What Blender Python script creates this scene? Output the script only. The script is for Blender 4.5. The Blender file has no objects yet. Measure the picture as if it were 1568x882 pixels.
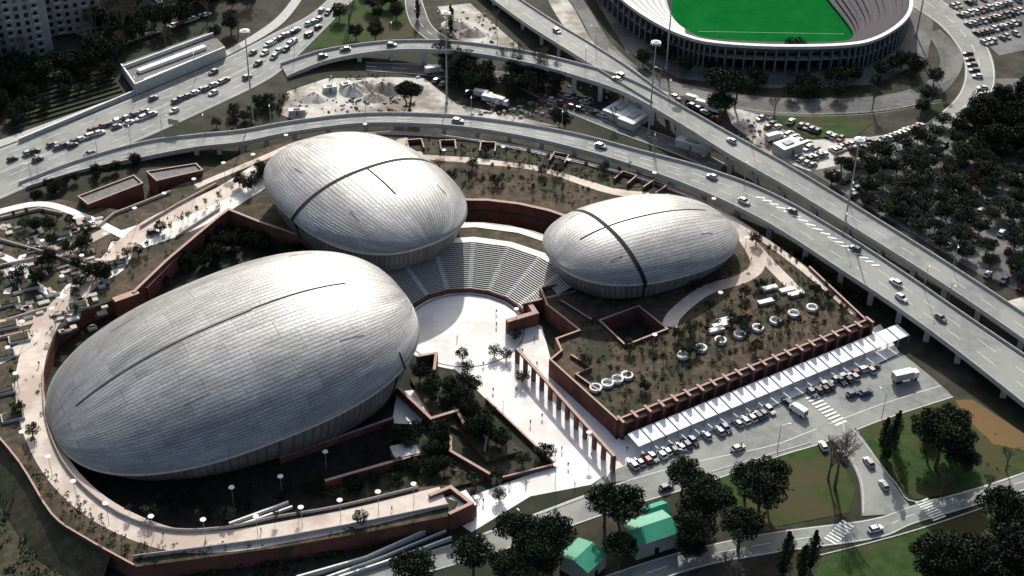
import bpy, math, random
from mathutils import Vector, Matrix
from mathutils.geometry import tessellate_polygon
random.seed(7)
R=random.random
def U(a,b): return a+(b-a)*R()
C=bpy.context
scn=C.scene
# ------------------------------------------------------------ camera
F=2300.0; H=272.0
cam_d=bpy.data.cameras.new("camera"); cam=bpy.data.objects.new("camera",cam_d)
scn.collection.objects.link(cam); scn.camera=cam
cam_d.sensor_width=36; cam_d.lens=36*F/1568; cam_d.clip_start=1; cam_d.clip_end=9000
CR=Matrix.Rotation(math.radians(54),3,'X')@Matrix.Rotation(math.radians(1.3),3,'Z')
cam.matrix_world=Matrix.Translation((0,0,H))@CR.to_4x4()
def G(u,v,z=0.0):
    """survey point: where the sight line meets the horizontal level z"""
    d=CR@Vector(((u-784)/F,-(v-441)/F,-1))
    t=(z-H)/d.z
    return Vector((d.x*t,d.y*t,z))
def Gs(l,z=0.0): return [G(p[0],p[1],z) for p in l]
# ------------------------------------------------------------ world + sun
w=bpy.data.worlds.new("World"); scn.world=w; w.use_nodes=True
nt=w.node_tree; sky=nt.nodes.new('ShaderNodeTexSky'); sky.sky_type='NISHITA'; sky.sun_disc=False
EL=math.radians(32); AZ=math.radians(0)
sky.sun_elevation=EL; sky.sun_rotation=AZ; sky.altitude=100; sky.air_density=1.0; sky.dust_density=5
bg=nt.nodes['Background']; bg.inputs[1].default_value=0.14
nt.links.new(sky.outputs[0],bg.inputs[0])
sd=bpy.data.lights.new("sun",'SUN'); sd.energy=5.0; sd.angle=math.radians(.6); sd.color=(1,.98,.92)
so=bpy.data.objects.new("sun",sd); scn.collection.objects.link(so)
tosun=Vector((math.sin(AZ)*math.cos(EL),math.cos(AZ)*math.cos(EL),math.sin(EL)))
so.rotation_euler=tosun.to_track_quat('Z','Y').to_euler(); so.location=(0,400,300)
scn.view_settings.view_transform='Standard'
# ------------------------------------------------------------ materials
MATS={}
def mat(name,c1,c2=None,scale=1.0,rough=.85,metal=0,detail=6,c3=None,sc3=.05,bump=0,spec=.3):
    m=bpy.data.materials.new(name); m.use_nodes=True; n=m.node_tree; b=n.nodes['Principled BSDF']
    b.inputs['Roughness'].default_value=rough; b.inputs['Metallic'].default_value=metal
    b.inputs['Specular IOR Level'].default_value=spec
    tc=n.nodes.new('ShaderNodeTexCoord')
    if c2 is None: c2=tuple(x*.8 for x in c1)
    no=n.nodes.new('ShaderNodeTexNoise'); no.inputs['Scale'].default_value=scale; no.inputs['Detail'].default_value=detail
    no.inputs['Roughness'].default_value=.65
    n.links.new(tc.outputs['Object'],no.inputs['Vector'])
    r=n.nodes.new('ShaderNodeValToRGB'); r.color_ramp.elements[0].position=.35; r.color_ramp.elements[1].position=.65
    r.color_ramp.elements[0].color=(*c1,1); r.color_ramp.elements[1].color=(*c2,1)
    n.links.new(no.outputs['Fac'],r.inputs['Fac']); out=r.outputs['Color']
    if c3 is not None:
        n3=n.nodes.new('ShaderNodeTexNoise'); n3.inputs['Scale'].default_value=sc3; n3.inputs['Detail'].default_value=8; n3.inputs['Roughness'].default_value=.62
        n.links.new(tc.outputs['Object'],n3.inputs['Vector'])
        r3=n.nodes.new('ShaderNodeValToRGB'); r3.color_ramp.elements[0].position=.45; r3.color_ramp.elements[1].position=.58
        n.links.new(n3.outputs['Fac'],r3.inputs['Fac'])
        mx=n.nodes.new('ShaderNodeMix'); mx.data_type='RGBA'
        n.links.new(r3.outputs['Color'],mx.inputs[0]); n.links.new(out,mx.inputs[6]); mx.inputs[7].default_value=(*c3,1)
        out=mx.outputs[2]
    n.links.new(out,b.inputs['Base Color'])
    if bump:
        bp=n.nodes.new('ShaderNodeBump'); bp.inputs['Strength'].default_value=bump; bp.inputs['Distance'].default_value=.3
        n.links.new(no.outputs['Fac'],bp.inputs['Height']); n.links.new(bp.outputs[0],b.inputs['Normal'])
    MATS[name]=m; return m
asph=mat('asphalt',(.16,.17,.16),(.24,.25,.235),.35,c3=(.27,.28,.26),sc3=.05,rough=.75,spec=.2)
asphd=mat('asphalt_dark',(.06,.065,.06),(.12,.12,.115),.5,c3=(.17,.17,.16),sc3=.05,spec=.2)
white=mat('paint_white',(.84,.84,.81),(.74,.74,.71),.8)
pave=mat('paving_pale',(.8,.79,.75),(.86,.85,.82),.5,c3=(.68,.66,.62),sc3=.07)
path=mat('path_pinkish',(.56,.48,.41),(.68,.6,.52),.35,c3=(.46,.37,.31),sc3=.06)
conc=mat('concrete',(.38,.38,.36),(.5,.5,.47),.6)
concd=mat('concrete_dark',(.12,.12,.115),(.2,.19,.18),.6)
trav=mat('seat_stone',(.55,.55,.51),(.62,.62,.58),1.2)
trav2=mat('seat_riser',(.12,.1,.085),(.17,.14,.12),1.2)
brick=mat('brick_red',(.14,.052,.038),(.19,.075,.052),1.5,c3=(.1,.045,.036),sc3=.2)
bricklt=mat('brick_coping',(.38,.25,.2),(.47,.33,.27),1.2)
garden=mat('garden_soil',(.05,.038,.028),(.13,.095,.065),.5,c3=(.04,.042,.026),sc3=.12,bump=.5,spec=.1)
gardeng=mat('garden_green',(.03,.034,.02),(.085,.075,.05),.4,c3=(.035,.045,.023),sc3=.12,bump=.5,spec=.1)
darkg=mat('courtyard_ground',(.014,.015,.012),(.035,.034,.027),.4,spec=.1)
grass=mat('grass',(.022,.05,.013),(.045,.08,.024),.3,c3=(.065,.06,.03),sc3=.045,bump=.3,spec=.05)
ochre=mat('ochre_earth',(.17,.1,.045),(.14,.1,.04),.2,spec=.1)
rough=mat('rough_ground',(.02,.023,.017),(.065,.058,.044),.15,c3=(.022,.03,.015),sc3=.025,bump=.5,spec=.1)
gravel=mat('pale_earth',(.46,.43,.38),(.62,.6,.55),.3,c3=(.24,.21,.18),sc3=.05,bump=.5,spec=.1)
pitch=mat('pitch_grass',(.004,.1,.018),(.007,.13,.025),.1,spec=0,rough=1)
seatp=mat('stadium_seats',(.035,.03,.04),(.06,.05,.065),.6)
groof=mat('green_roof',(.015,.22,.13),(.02,.28,.17),.5,rough=.5)
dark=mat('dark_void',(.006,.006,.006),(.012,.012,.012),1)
steel=mat('painted_steel',(.42,.43,.42),(.36,.37,.36),2,rough=.45,metal=.3)
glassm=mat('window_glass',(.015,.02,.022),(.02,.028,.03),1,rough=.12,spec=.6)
rubber=mat('tyre',(.012,.012,.012),(.02,.02,.02),3)
bark=mat('bark',(.07,.05,.035),(.11,.08,.06),4)
barkp=mat('bark_bare',(.1,.085,.07),(.15,.13,.11),4)
leafD=mat('leaf_dark',(.009,.018,.009),(.02,.03,.015),.8,rough=.8,spec=.12)
leafM=mat('leaf_mid',(.022,.036,.016),(.036,.052,.024),.8,rough=.8,spec=.12)
leafY=mat('leaf_olive',(.045,.054,.03),(.07,.074,.04),.8,rough=.8,spec=.12)
awn=mat('awning_white',(.8,.82,.84),(.74,.76,.78),1,rough=.5)
skin=mat('skin',(.5,.3,.2),(.45,.28,.19),5)
plaster=mat('plaster_wall',(.36,.34,.3),(.28,.27,.24),.3)
tile=mat('roof_tile',(.16,.08,.05),(.22,.12,.08),1)
def lead(name,base,metal=.3,pitch_=1.2,seamk=.42):
    m=bpy.data.materials.new(name); m.use_nodes=True; n=m.node_tree; L=n.links; b=n.nodes['Principled BSDF']
    b.inputs['Metallic'].default_value=metal
    uv=n.nodes.new('ShaderNodeUVMap')
    def brk(bw,rh,k,lo,hi,off=.5,ms=.06):
        br=n.nodes.new('ShaderNodeTexBrick'); br.inputs['Scale'].default_value=1; br.inputs['Brick Width'].default_value=bw
        br.inputs['Row Height'].default_value=rh; br.inputs['Mortar Size'].default_value=ms; br.inputs['Bias'].default_value=0; br.offset=off
        br.inputs['Color1'].default_value=(k*lo,k*lo*1.012,k*lo*1.014,1); br.inputs['Color2'].default_value=(k*hi,k*hi*1.012,k*hi*1.014,1); br.inputs['Mortar'].default_value=(k*.66,k*.67,k*.68,1)
        L.new(uv.outputs[0],br.inputs['Vector']); return br.outputs[0]
    c1=brk(2.6,pitch_,base,.9,1.1); c2=brk(14.0,pitch_*5,1.0,.86,1.14,.35,.1)
    mm=n.nodes.new('ShaderNodeMix'); mm.data_type='RGBA'; mm.blend_type='MULTIPLY'; mm.inputs[0].default_value=1
    L.new(c1,mm.inputs[6]); L.new(c2,mm.inputs[7])
    sp=n.nodes.new('ShaderNodeSeparateXYZ'); L.new(uv.outputs[0],sp.inputs[0])
    def M(op,a,bb=None):
        q=n.nodes.new('ShaderNodeMath'); q.operation=op
        if hasattr(a,'links'): L.new(a,q.inputs[0])
        else: q.inputs[0].default_value=a
        if bb is not None:
            if hasattr(bb,'links'): L.new(bb,q.inputs[1])
            else: q.inputs[1].default_value=bb
        return q.outputs[0]
    fr=M('FRACT',M('MULTIPLY',sp.outputs[1],1/pitch_)); seam=M('LESS_THAN',fr,.27)
    no=n.nodes.new('ShaderNodeTexNoise'); no.inputs['Scale'].default_value=.09; no.inputs['Detail'].default_value=7
    mp=n.nodes.new('ShaderNodeMapping'); mp.inputs['Scale'].default_value=(1,2.5,1); L.new(uv.outputs[0],mp.inputs[0]); L.new(mp.outputs[0],no.inputs['Vector'])
    ns=n.nodes.new('ShaderNodeTexNoise'); ns.inputs['Scale'].default_value=1.3; ns.inputs['Detail'].default_value=3; L.new(uv.outputs[0],ns.inputs['Vector'])
    rm=n.nodes.new('ShaderNodeMapRange'); rm.inputs[1].default_value=.3; rm.inputs[2].default_value=.7; rm.inputs[3].default_value=.76; rm.inputs[4].default_value=1.15; L.new(no.outputs[0],rm.inputs[0])
    f=M('MULTIPLY',rm.outputs[0],M('SUBTRACT',1.0,M('MULTIPLY',seam,seamk)))
    f=M('MULTIPLY',f,M('ADD',.86,M('MULTIPLY',ns.outputs[0],.28)))
    hs=n.nodes.new('ShaderNodeVectorMath'); hs.operation='SCALE'; L.new(mm.outputs[2],hs.inputs[0]); L.new(f,hs.inputs['Scale'])
    L.new(hs.outputs[0],b.inputs['Base Color'])
    rr=n.nodes.new('ShaderNodeMapRange'); rr.inputs[3].default_value=.42; rr.inputs[4].default_value=.6; L.new(no.outputs[0],rr.inputs[0]); L.new(rr.outputs[0],b.inputs['Roughness'])
    bp=n.nodes.new('ShaderNodeBump'); bp.inputs['Strength'].default_value=.5; bp.inputs['Distance'].default_value=.18
    L.new(M('ADD',seam,M('MULTIPLY',ns.outputs[0],.7)),bp.inputs['Height']); L.new(bp.outputs[0],b.inputs['Normal'])
    return m
leadm=lead('lead_cladding',.315,.5,1.45,.4); leadw=lead('lead_wall_shaded',.17,.1,1.8,.35)  # hull lead darkened: shade cast by the roof rim is put into its colour
# ------------------------------------------------------------ mesh builder
class B:
    def __init__(s): s.v=[];s.f=[];s.m=[];s.mats=[];s.uv=None
    def mi(s,m):
        if m not in s.mats: s.mats.append(m)
        return s.mats.index(m)
    def face(s,pts,m):
        i=len(s.v); s.v.extend([tuple(p) for p in pts]); s.f.append(tuple(range(i,i+len(pts)))); s.m.append(s.mi(m))
    def obox(s,c,dx,dy,z0,z1,m,top=None,taper=1.0):
        P=[(-1,-1),(1,-1),(1,1),(-1,1)]
        a=[(c[0]+i*dx[0]+j*dy[0],c[1]+i*dx[1]+j*dy[1],z0) for i,j in P]
        b=[(c[0]+taper*(i*dx[0]+j*dy[0]),c[1]+taper*(i*dx[1]+j*dy[1]),z1) for i,j in P]
        for k in range(4):
            s.face([a[k],a[(k+1)%4],b[(k+1)%4],b[k]],m)
        s.face(b,top or m); s.face(a[::-1],m)
    def box(s,x,y,z0,sx,sy,h,rot,m,top=None,taper=1.0):
        c,sn=math.cos(rot),math.sin(rot)
        s.obox((x,y),(c*sx/2,sn*sx/2),(-sn*sy/2,c*sy/2),z0,z0+h,m,top,taper)
    def cyl(s,p0,p1,r0,r1,n,m,cap=True):
        p0=Vector(p0);p1=Vector(p1);d=(p1-p0)
        if d.length<1e-6:return
        d.normalize(); a=d.orthogonal().normalized(); b=d.cross(a)
        A=[p0+(a*math.cos(2*math.pi*k/n)+b*math.sin(2*math.pi*k/n))*r0 for k in range(n)]
        D=[p1+(a*math.cos(2*math.pi*k/n)+b*math.sin(2*math.pi*k/n))*r1 for k in range(n)]
        for k in range(n): s.face([A[k],A[(k+1)%n],D[(k+1)%n],D[k]],m)
        if cap: s.face(D,m); s.face(A[::-1],m)
    def wall(s,pts,z0,z1,w,m,top=None):
        for a,b in zip(pts[:-1],pts[1:]):
            a=Vector((a[0],a[1]));b=Vector((b[0],b[1])); d=b-a; l=d.length
            if l<.01: continue
            d/=l; c=(a+b)/2
            s.obox(c,d*(l/2+w*.5),Vector((-d.y,d.x))*(w/2),z0,z1+U(0,.012),m,top)
    def poly(s,pts,z,m,holes=[],zb=None,side=None):
        loops=[[Vector((p[0],p[1],0)) for p in pts]]+[[Vector((p[0],p[1],0)) for p in h] for h in holes]
        flat=[p for l in loops for p in l]
        for t in tessellate_polygon(loops):
            q=[flat[i] for i in t]
            if (q[1]-q[0]).cross(q[2]-q[0]).z<0: q=q[::-1]
            s.face([(p.x,p.y,z) for p in q],m)
        if zb is not None:
            for l in loops:
                for k in range(len(l)):
                    a,b=l[k],l[(k+1)%len(l)]
                    s.face([(a.x,a.y,zb),(b.x,b.y,zb),(b.x,b.y,z),(a.x,a.y,z)],side or m)
    def ribbon(s,pts,w,z,m,k=6):
        pts=smooth([(p[0],p[1]) for p in pts],k)
        L=[];Rr=[]
        for i,p in enumerate(pts):
            a=Vector(pts[max(0,i-1)]);b=Vector(pts[min(len(pts)-1,i+1)]); d=(b-a).normalized(); nn=Vector((-d.y,d.x))*w/2
            L.append((p[0]+nn.x,p[1]+nn.y,z));Rr.append((p[0]-nn.x,p[1]-nn.y,z))
        for i in range(len(pts)-1): s.face([Rr[i],Rr[i+1],L[i+1],L[i]],m)
    def build(s,name,parent=None,smoothf=False,loc=None):
        me=bpy.data.meshes.new(name); me.from_pydata(s.v,[],s.f)
        for m in s.mats: me.materials.append(m)
        me.polygons.foreach_set('material_index',s.m)
        if smoothf: me.polygons.foreach_set('use_smooth',[True]*len(s.f))
        me.update(); o=bpy.data.objects.new(name,me); scn.collection.objects.link(o)
        if parent: o.parent=parent
        if loc: o.location=loc
        return o
def smooth(P,k=8):
    if len(P)<3: 
        return [tuple(P[0][j]+(P[1][j]-P[0][j])*i/k for j in range(len(P[0]))) for i in range(k+1)]
    out=[];n=len(P);D=len(P[0])
    for i in range(n-1):
        p0=P[max(0,i-1)];p1=P[i];p2=P[i+1];p3=P[min(n-1,i+2)]
        for q in range(k):
            t=q/k
            out.append(tuple(.5*((2*p1[j])+(-p0[j]+p2[j])*t+(2*p0[j]-5*p1[j]+4*p2[j]-p3[j])*t*t+(-p0[j]+3*p1[j]-3*p2[j]+p3[j])*t**3) for j in range(D)))
    out.append(tuple(P[-1])); return out
def inside(p,poly):
    x,y=p[0],p[1];c=False;n=len(poly)
    for i in range(n):
        a=poly[i];b=poly[(i+1)%n]
        if (a[1]>y)!=(b[1]>y) and x<(b[0]-a[0])*(y-a[1])/(b[1]-a[1])+a[0]: c=not c
    return c
def inst(proto,name,loc,rot=0,s=1,parent=None,sz=None):
    o=bpy.data.objects.new(name,proto); scn.collection.objects.link(o)
    o.location=loc; o.rotation_euler=(0,0,rot); o.scale=(s,s,sz or s)
    if parent:o.parent=parent
    return o
def proto(b,name,smoothf=False):
    o=b.build(name,smoothf=smoothf); me=o.data; bpy.data.objects.remove(o); return me
def empty(name):
    e=bpy.data.objects.new(name,None); scn.collection.objects.link(e); return e
# ------------------------------------------------------------ ground
b=B(); b.face([(-3500,-1500,-.05),(3500,-1500,-.05),(3500,5000,-.05),(-3500,5000,-.05)],rough); b.build('ground')
PZ=5.0
def sheet(name,px,z,m,h=0):
    b=B(); b.poly(Gs(px,z),z,m, zb=(z-h if h else None)); return b.build(name)
# ------------------------------------------------------------ podium
SC=G(712,505,0); sx,sy=SC.x,SC.y
def pol(r,a,z=0): return (sx+r*math.cos(math.radians(a)),sy+r*math.sin(math.radians(a)),z)
outer=[(1325,490),(1232,405),(1120,328),(1000,272),(880,240),(780,217),(680,205),(560,203),(450,214),(370,236),(260,290),(185,322),(90,305),(-60,330),(-160,420),(-160,560),(-30,640),(30,710),(80,790),(130,826),(205,868),(300,856),(430,838),(560,815),(688,790),(700,768),(668,757),(690,742)]
inner=[(640,746),(520,775),(420,792),(350,808),(270,812),(200,795),(140,757),(95,705),(70,640),(66,570),(85,510),(130,475),(180,457),(205,448),(255,400),(300,362),(335,333),(350,322),(400,342),(470,366),(545,392)]
arc=[pol(37.5,a) for a in (172,150,130,110,90,75,55,35,24)]
terr=[(872,428),(828,440),(838,466),(888,505),(852,518),(860,536),(843,550),(945,642)]
pod=[tuple(p) for p in Gs(outer,PZ)]+[tuple(p) for p in Gs(inner,PZ)]+arc+[tuple(p) for p in Gs(terr,PZ)]
hole1=Gs([(918,492),(958,530),(1022,505),(978,470)],PZ)
hole2=[pol(48,a) for a in (96,85,75,65,58)]+[pol(57,a) for a in (58,65,75,85,96)]
b=B(); b.poly(pod,PZ,garden,holes=[hole1,hole2],zb=-.3,side=brick)
podium=b.build('podium')
b=B(); hc=G(360,560,0)
bk=[G(u,v,PZ) for u,v in smooth([(-160,560),(-30,640),(30,710),(80,790),(130,826),(170,848)],4)]
for i in range(len(bk)-1):
    def O(p): 
        d=(p-hc); d.z=0; d.normalize(); return Vector((p.x+d.x*9,p.y+d.y*9,-.04))
    def O2(p):
        d=(p-hc); d.z=0; d.normalize(); return Vector((p.x+d.x*.2,p.y+d.y*.2,PZ-.15))
    b.face([O(bk[i]),O(bk[i+1]),O2(bk[i+1]),O2(bk[i])],gardeng)
b.build('planted_bank')
b=B()
def wallpx(l,z0=PZ,z1=PZ+1,w=.6,m=brick,t=bricklt,bb=None): (bb or b).wall(Gs(l,z1),z0,z1,w,m,t)
wallpx([(205,446),(255,398),(300,360),(335,331),(350,320),(400,340),(470,364),(545,390)],0,PZ+1.5,.9)
wallpx([(180,457),(205,448)],0,PZ+1.2,2.5)
wallpx([(345,330),(300,368),(262,402),(225,440)],0,PZ-.4,.8)
wallpx([(872,428),(828,440),(838,466),(888,505),(852,518),(860,536),(843,550),(945,642),(1325,490)],0,PZ+1.1,.6)
wallpx([(918,490),(958,528),(1022,503),(978,468),(918,490)],PZ-1,PZ+.8,.6)
wallpx([(875,543),(905,562),(882,572),(918,598)],PZ,PZ+.9,.5)
wallpx([(860,460),(905,488)],PZ,PZ+.9,.5)
wallpx([(780,490),(820,478),(812,466)],0,4.5,1.6)
wallpx([(1325,488),(1240,408)],0,PZ+1,.6)
b.wall([pol(58.5,a) for a in (98,85,75,65,55,48)],0,PZ+3.6,1.2,brick,bricklt)
b.wall([pol(47.2,a) for a in (98,85,75,65,55,48)],0,PZ+2,.5,concd,conc)
b.build('brick_wall')
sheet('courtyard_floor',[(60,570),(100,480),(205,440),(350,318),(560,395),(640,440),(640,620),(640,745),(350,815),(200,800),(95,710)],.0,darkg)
# ------------------------------------------------------------ halls
def hall(name,cu,cv,cz,ang,a,bb,z0,zr0,zr1,h,p=2.5,joint=None,seams=(),sk=.0,base=.8,ey=.74,part=None):
    c=G(cu,cv,cz); root=empty(name); root.location=(c.x,c.y,0); root.rotation_euler=(0,0,math.radians(ang))
    def zr(x): 
        t=(x/a+1)/2; return zr0+(zr1-zr0)*t
    def wd(x): return bb*(1+sk*x/a)
    def ym(x):
        q=1-min(1,abs(x/a))**p; return wd(x)*(q**(1/p))
    def S(x,y):
        rho=(min(1,abs(x/a))**p+ (abs(y/wd(x)))**p)
        q=max(0,1-rho)
        return zr(x)+h*(1+.10*x/a)*(.85*q**ey+.15*q**1.2)
    N,M=96,60
    X=[-a*math.cos(math.pi*i/N) for i in range(N+1)]
    V=[];Fc=[];UVs=[]
    for i,x in enumerate(X):
        y0=ym(x)
        for j in range(M+1):
            wv=-math.pi/2+math.pi*j/M; y=y0*math.sin(wv)
            V.append((x,y,S(x,y))); UVs.append((x,wv*bb*.95))
    for i in range(N):
        for j in range(M):
            q=i*(M+1)+j; Fc.append((q,q+M+1,q+M+2,q+1))
    me=bpy.data.meshes.new('roof_shell'); me.from_pydata(V,[],Fc); me.materials.append(leadm)
    ul=me.uv_layers.new(name='UVMap')
    for l in me.loops: ul.data[l.index].uv=UVs[l.vertex_index]
    me.polygons.foreach_set('use_smooth',[True]*len(Fc)); me.update()
    o=bpy.data.objects.new('roof_shell',me); scn.collection.objects.link(o); o.parent=root
    K=160; ring=[]
    for k in range(K):
        th=2*math.pi*k/K; cs,sn=math.cos(th),math.sin(th)
        x=a*math.copysign(abs(cs)**(2/p),cs); y=ym(x)*(1 if sn>=0 else -1)
        ring.append((x,y,th))
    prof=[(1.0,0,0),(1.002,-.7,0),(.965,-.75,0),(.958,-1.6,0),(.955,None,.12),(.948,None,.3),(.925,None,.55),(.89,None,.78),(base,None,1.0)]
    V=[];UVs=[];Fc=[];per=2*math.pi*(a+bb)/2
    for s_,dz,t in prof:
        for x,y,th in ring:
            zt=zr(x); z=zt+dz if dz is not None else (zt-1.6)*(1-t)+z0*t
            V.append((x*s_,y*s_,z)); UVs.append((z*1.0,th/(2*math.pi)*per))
    for q in range(len(prof)-1):
        for k in range(K):
            k2=(k+1)%K; Fc.append((q*K+k,(q+1)*K+k,(q+1)*K+k2,q*K+k2))
    me=bpy.data.meshes.new('hull_wall'); me.from_pydata(V,[],Fc)
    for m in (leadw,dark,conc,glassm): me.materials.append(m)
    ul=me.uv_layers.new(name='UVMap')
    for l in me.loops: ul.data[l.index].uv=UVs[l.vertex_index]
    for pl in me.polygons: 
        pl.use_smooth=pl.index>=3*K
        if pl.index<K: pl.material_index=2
        elif K<=pl.index<3*K: pl.material_index=1  # groove below the rim coloured near-black, painting in the rim shadow
        elif pl.index>=7*K: pl.material_index=3  # lowest hull band: dark glass material stands in for shade, no glazing there
    me.update(); o=bpy.data.objects.new('hull_wall',me); scn.collection.objects.link(o); o.parent=root
    g=B()
    def strip(fn,n,wd_,off=.1):
        pr=None
        for i in range(n+1):
            x,y,dx,dy=fn(i/n)
            c1=(x+dx*wd_/2,y+dy*wd_/2);c2=(x-dx*wd_/2,y-dy*wd_/2)
            p1=(c1[0],c1[1],S(*c1)+off);p2=(c2[0],c2[1],S(*c2)+off)
            if pr: g.face([pr[0],p1,p2,pr[1]],dark)
            pr=(p1,p2)
    for s0,s1,yo in seams:
        strip(lambda t:(a*(s0+(s1-s0)*t),yo,0,1),60,.5)
    def edge(jx,sg,w2):
        y0=ym(jx)*sg; pr=None
        for s_,z in ((1.0,zr(jx)+.6),(1.0,zr(jx)-.8),(.97,zr(jx)-1.5),(.957,(zr(jx)-1.6)*.88+z0*.12),(.95,zr(jx)*.7+z0*.3),(.928,zr(jx)*.45+z0*.55),(.893,zr(jx)*.22+z0*.78),(base+.005,z0)):
            p1=(jx*s_-w2,y0*s_*1.012,z);p2=(jx*s_+w2,y0*s_*1.012,z)
            if pr: g.face([pr[0],p1,p2,pr[1]],dark)
            pr=(p1,p2)
    if joint is not None:
        jx=joint*a
        strip(lambda t:(jx,ym(jx)*math.sin((t-.5)*math.pi*.992),1,0),90,1.3,.12)
        for sg in (-1,1): edge(jx,sg,.65)
    if part is not None:
        jx=part*a
        strip(lambda t:(jx,-ym(jx)*math.sin((.72+.275*t)*math.pi/2),1,0),40,.5,.1); edge(jx,-1,.3)
    for fx,y0 in ((-.55,.62),(.45,-.6),(.5,.62),(-.4,-.62)):
        strip(lambda t:(a*(fx+.14*t),ym(a*fx)*y0,0,1),8,.2)
    g.build('seam',parent=root)
    return root,S
hall('concert_hall',358,545,13,29,51,37,0,6.5,18.5,13.8,p=2.5,seams=((-.86,.12,-.6),(.12,.66,-.3)),base=.82,part=.74,sk=.05)
hall('concert_hall',557,290,16,-53,38,27,PZ,15.5,16.5,9.0,p=2.4,joint=.06,seams=((.06,.5,0),),base=.8)
hall('concert_hall',983,363,13,211,32,22.5,PZ,10.5,14.8,8.2,p=2.35,joint=.42,seams=((-.75,.42,0),(.42,.72,0)),base=.8)
# ------------------------------------------------------------ cavea
b=B()
angs=[23,36,52,70,88,108,128,150,172,196]
rows=24; r0,r1=19.0,35.5
for i in range(len(angs)-1):
    for k in range(rows):
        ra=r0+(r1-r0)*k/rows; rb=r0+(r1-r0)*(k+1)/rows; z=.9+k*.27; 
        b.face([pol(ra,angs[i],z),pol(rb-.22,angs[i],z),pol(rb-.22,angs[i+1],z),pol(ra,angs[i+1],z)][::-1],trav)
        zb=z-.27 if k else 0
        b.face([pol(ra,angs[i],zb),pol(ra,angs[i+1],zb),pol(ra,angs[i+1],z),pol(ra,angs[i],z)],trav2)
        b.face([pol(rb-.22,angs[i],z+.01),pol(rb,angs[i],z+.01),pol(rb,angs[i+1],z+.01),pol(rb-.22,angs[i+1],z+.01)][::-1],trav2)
        if i>0:
            am=angs[i]; wv=math.degrees(.75/ra)
            b.face([pol(ra,am-wv,z+.08),pol(rb,am-wv,z+.08),pol(rb,am+wv,z+.08),pol(ra,am+wv,z+.08)],pave)
            b.face([pol(ra,am-wv,z-.2),pol(ra,am+wv,z-.2),pol(ra,am+wv,z+.08),pol(ra,am-wv,z+.08)],conc)
zt=.9+rows*.27
for e in (angs[0],angs[-1]):
    b.wall([pol(r1,e),pol(r0,e)],0,PZ,.7,brick,bricklt)
def ringsheet(bb,ra,rb,z,m,A,zb=None,side=brick):
    for i in range(len(A)-1):
        bb.face([pol(ra,A[i],z),pol(rb,A[i],z),pol(rb,A[i+1],z),pol(ra,A[i+1],z)],m)
        if zb is not None:
            bb.face([pol(ra,A[i],zb),pol(ra,A[i+1],zb),pol(ra,A[i+1],z),pol(ra,A[i],z)],side)
            bb.face([pol(rb,A[i],zb),pol(rb,A[i+1],zb),pol(rb,A[i+1],z),pol(rb,A[i],z)],side)
ringsheet(b,r1,38.4,zt,pave,angs,zb=0)
b.wall([pol(18.95,a) for a in angs[:-1]],0,1.5,.3,brick,brick)
b.build('amphitheatre')
b=B(); ringsheet(b,38.6,44,zt-.25,garden,angs[1:6],zb=0); ringsheet(b,44.05,46.8,zt-.1,pave,angs[1:6],zb=0)
b.build('foyer_roof')
b=B(); b.poly([pol(18.9,a) for a in range(0,360,10)],.06,pave)
for a in range(0,360,6):
    b.face([pol(17.3,a,.09),pol(17.7,a,.09),pol(17.7,a+6,.09),pol(17.3,a+6,.09)],concd)
b.build('stage_floor')
# ------------------------------------------------------------ plaza & paths
sheet('plaza',[(640,520),(700,470),(790,470),(812,490),(830,500),(846,560),(946,676),(936,722),(905,742),(812,760),(722,815),(700,800),(720,760),(850,712),(745,612),(700,568),(660,545)],.02,pave)
sheet('pavement',[(925,735),(945,672),(1345,518),(1330,505),(1348,496),(1378,540),(1352,553),(935,722)],.05,pave,.12)
sheet('car_park',[(905,745),(935,722),(1352,556),(1380,540),(1430,580),(1452,600),(1330,640),(1240,672),(1150,700)],.0,asph)
def rib(name,pts,wm,z,m): 
    b=B(); b.ribbon(Gs(pts,z),wm,z,m); return b.build(name)
rib('ring_path',[(408,262),(330,300),(250,335),(205,365),(160,410),(120,445),(75,490),(52,540),(45,590),(55,650),(85,712),(130,762),(190,800),(265,826),(350,828),(450,812),(560,790),(680,760)],7.5,PZ+.05,path)
rib('footpath',[(410,262),(350,300),(300,330),(250,350),(190,370)],13,PZ+.03,pave)
rib('footpath',[(192,362),(130,332),(60,312),(-30,332)],3,PZ+.07,pave)
rib('footpath',[(190,370),(170,410),(130,430),(90,480)],8,PZ+.04,pave)
rib('footpath',[(615,212),(640,236),(730,246),(830,258),(940,293),(1040,304),(1105,332),(1150,372),(1180,405),(1225,450)],4,PZ+.05,path)
rib('footpath',[(300,285),(400,243),(470,215),(560,203),(680,208),(780,222),(880,245),(1000,278),(1100,322),(1215,400),(1310,480)],2.6,PZ+.12,path)
rib('footpath',[(1130,350),(1160,400),(1140,425),(1080,445),(1035,480),(1025,500)],4.5,PZ+.06,path)
rib('footpath',[(0,420),(60,400),(110,380),(170,350)],4,PZ+.06,path)
rib('footpath',[(-20,500),(40,490),(90,470)],5,PZ+.08,path)
rib('footpath',[(0,345),(60,370),(120,395),(165,400)],2.5,PZ+.09,path)
rib('footpath',[(-20,385),(20,400),(60,440),(100,455)],2.5,PZ+.1,pave)
rib('footpath',[(-20,560),(20,540),(50,520)],4,PZ+.11,path)
rib('footpath',[(60,350),(30,400),(10,450)],2,PZ+.13,pave)
sheet('lawn_bank',[(625,212),(680,210),(780,225),(880,248),(985,285),(940,288),(830,254),(730,241),(650,236)],PZ+.15,gardeng)
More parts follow.
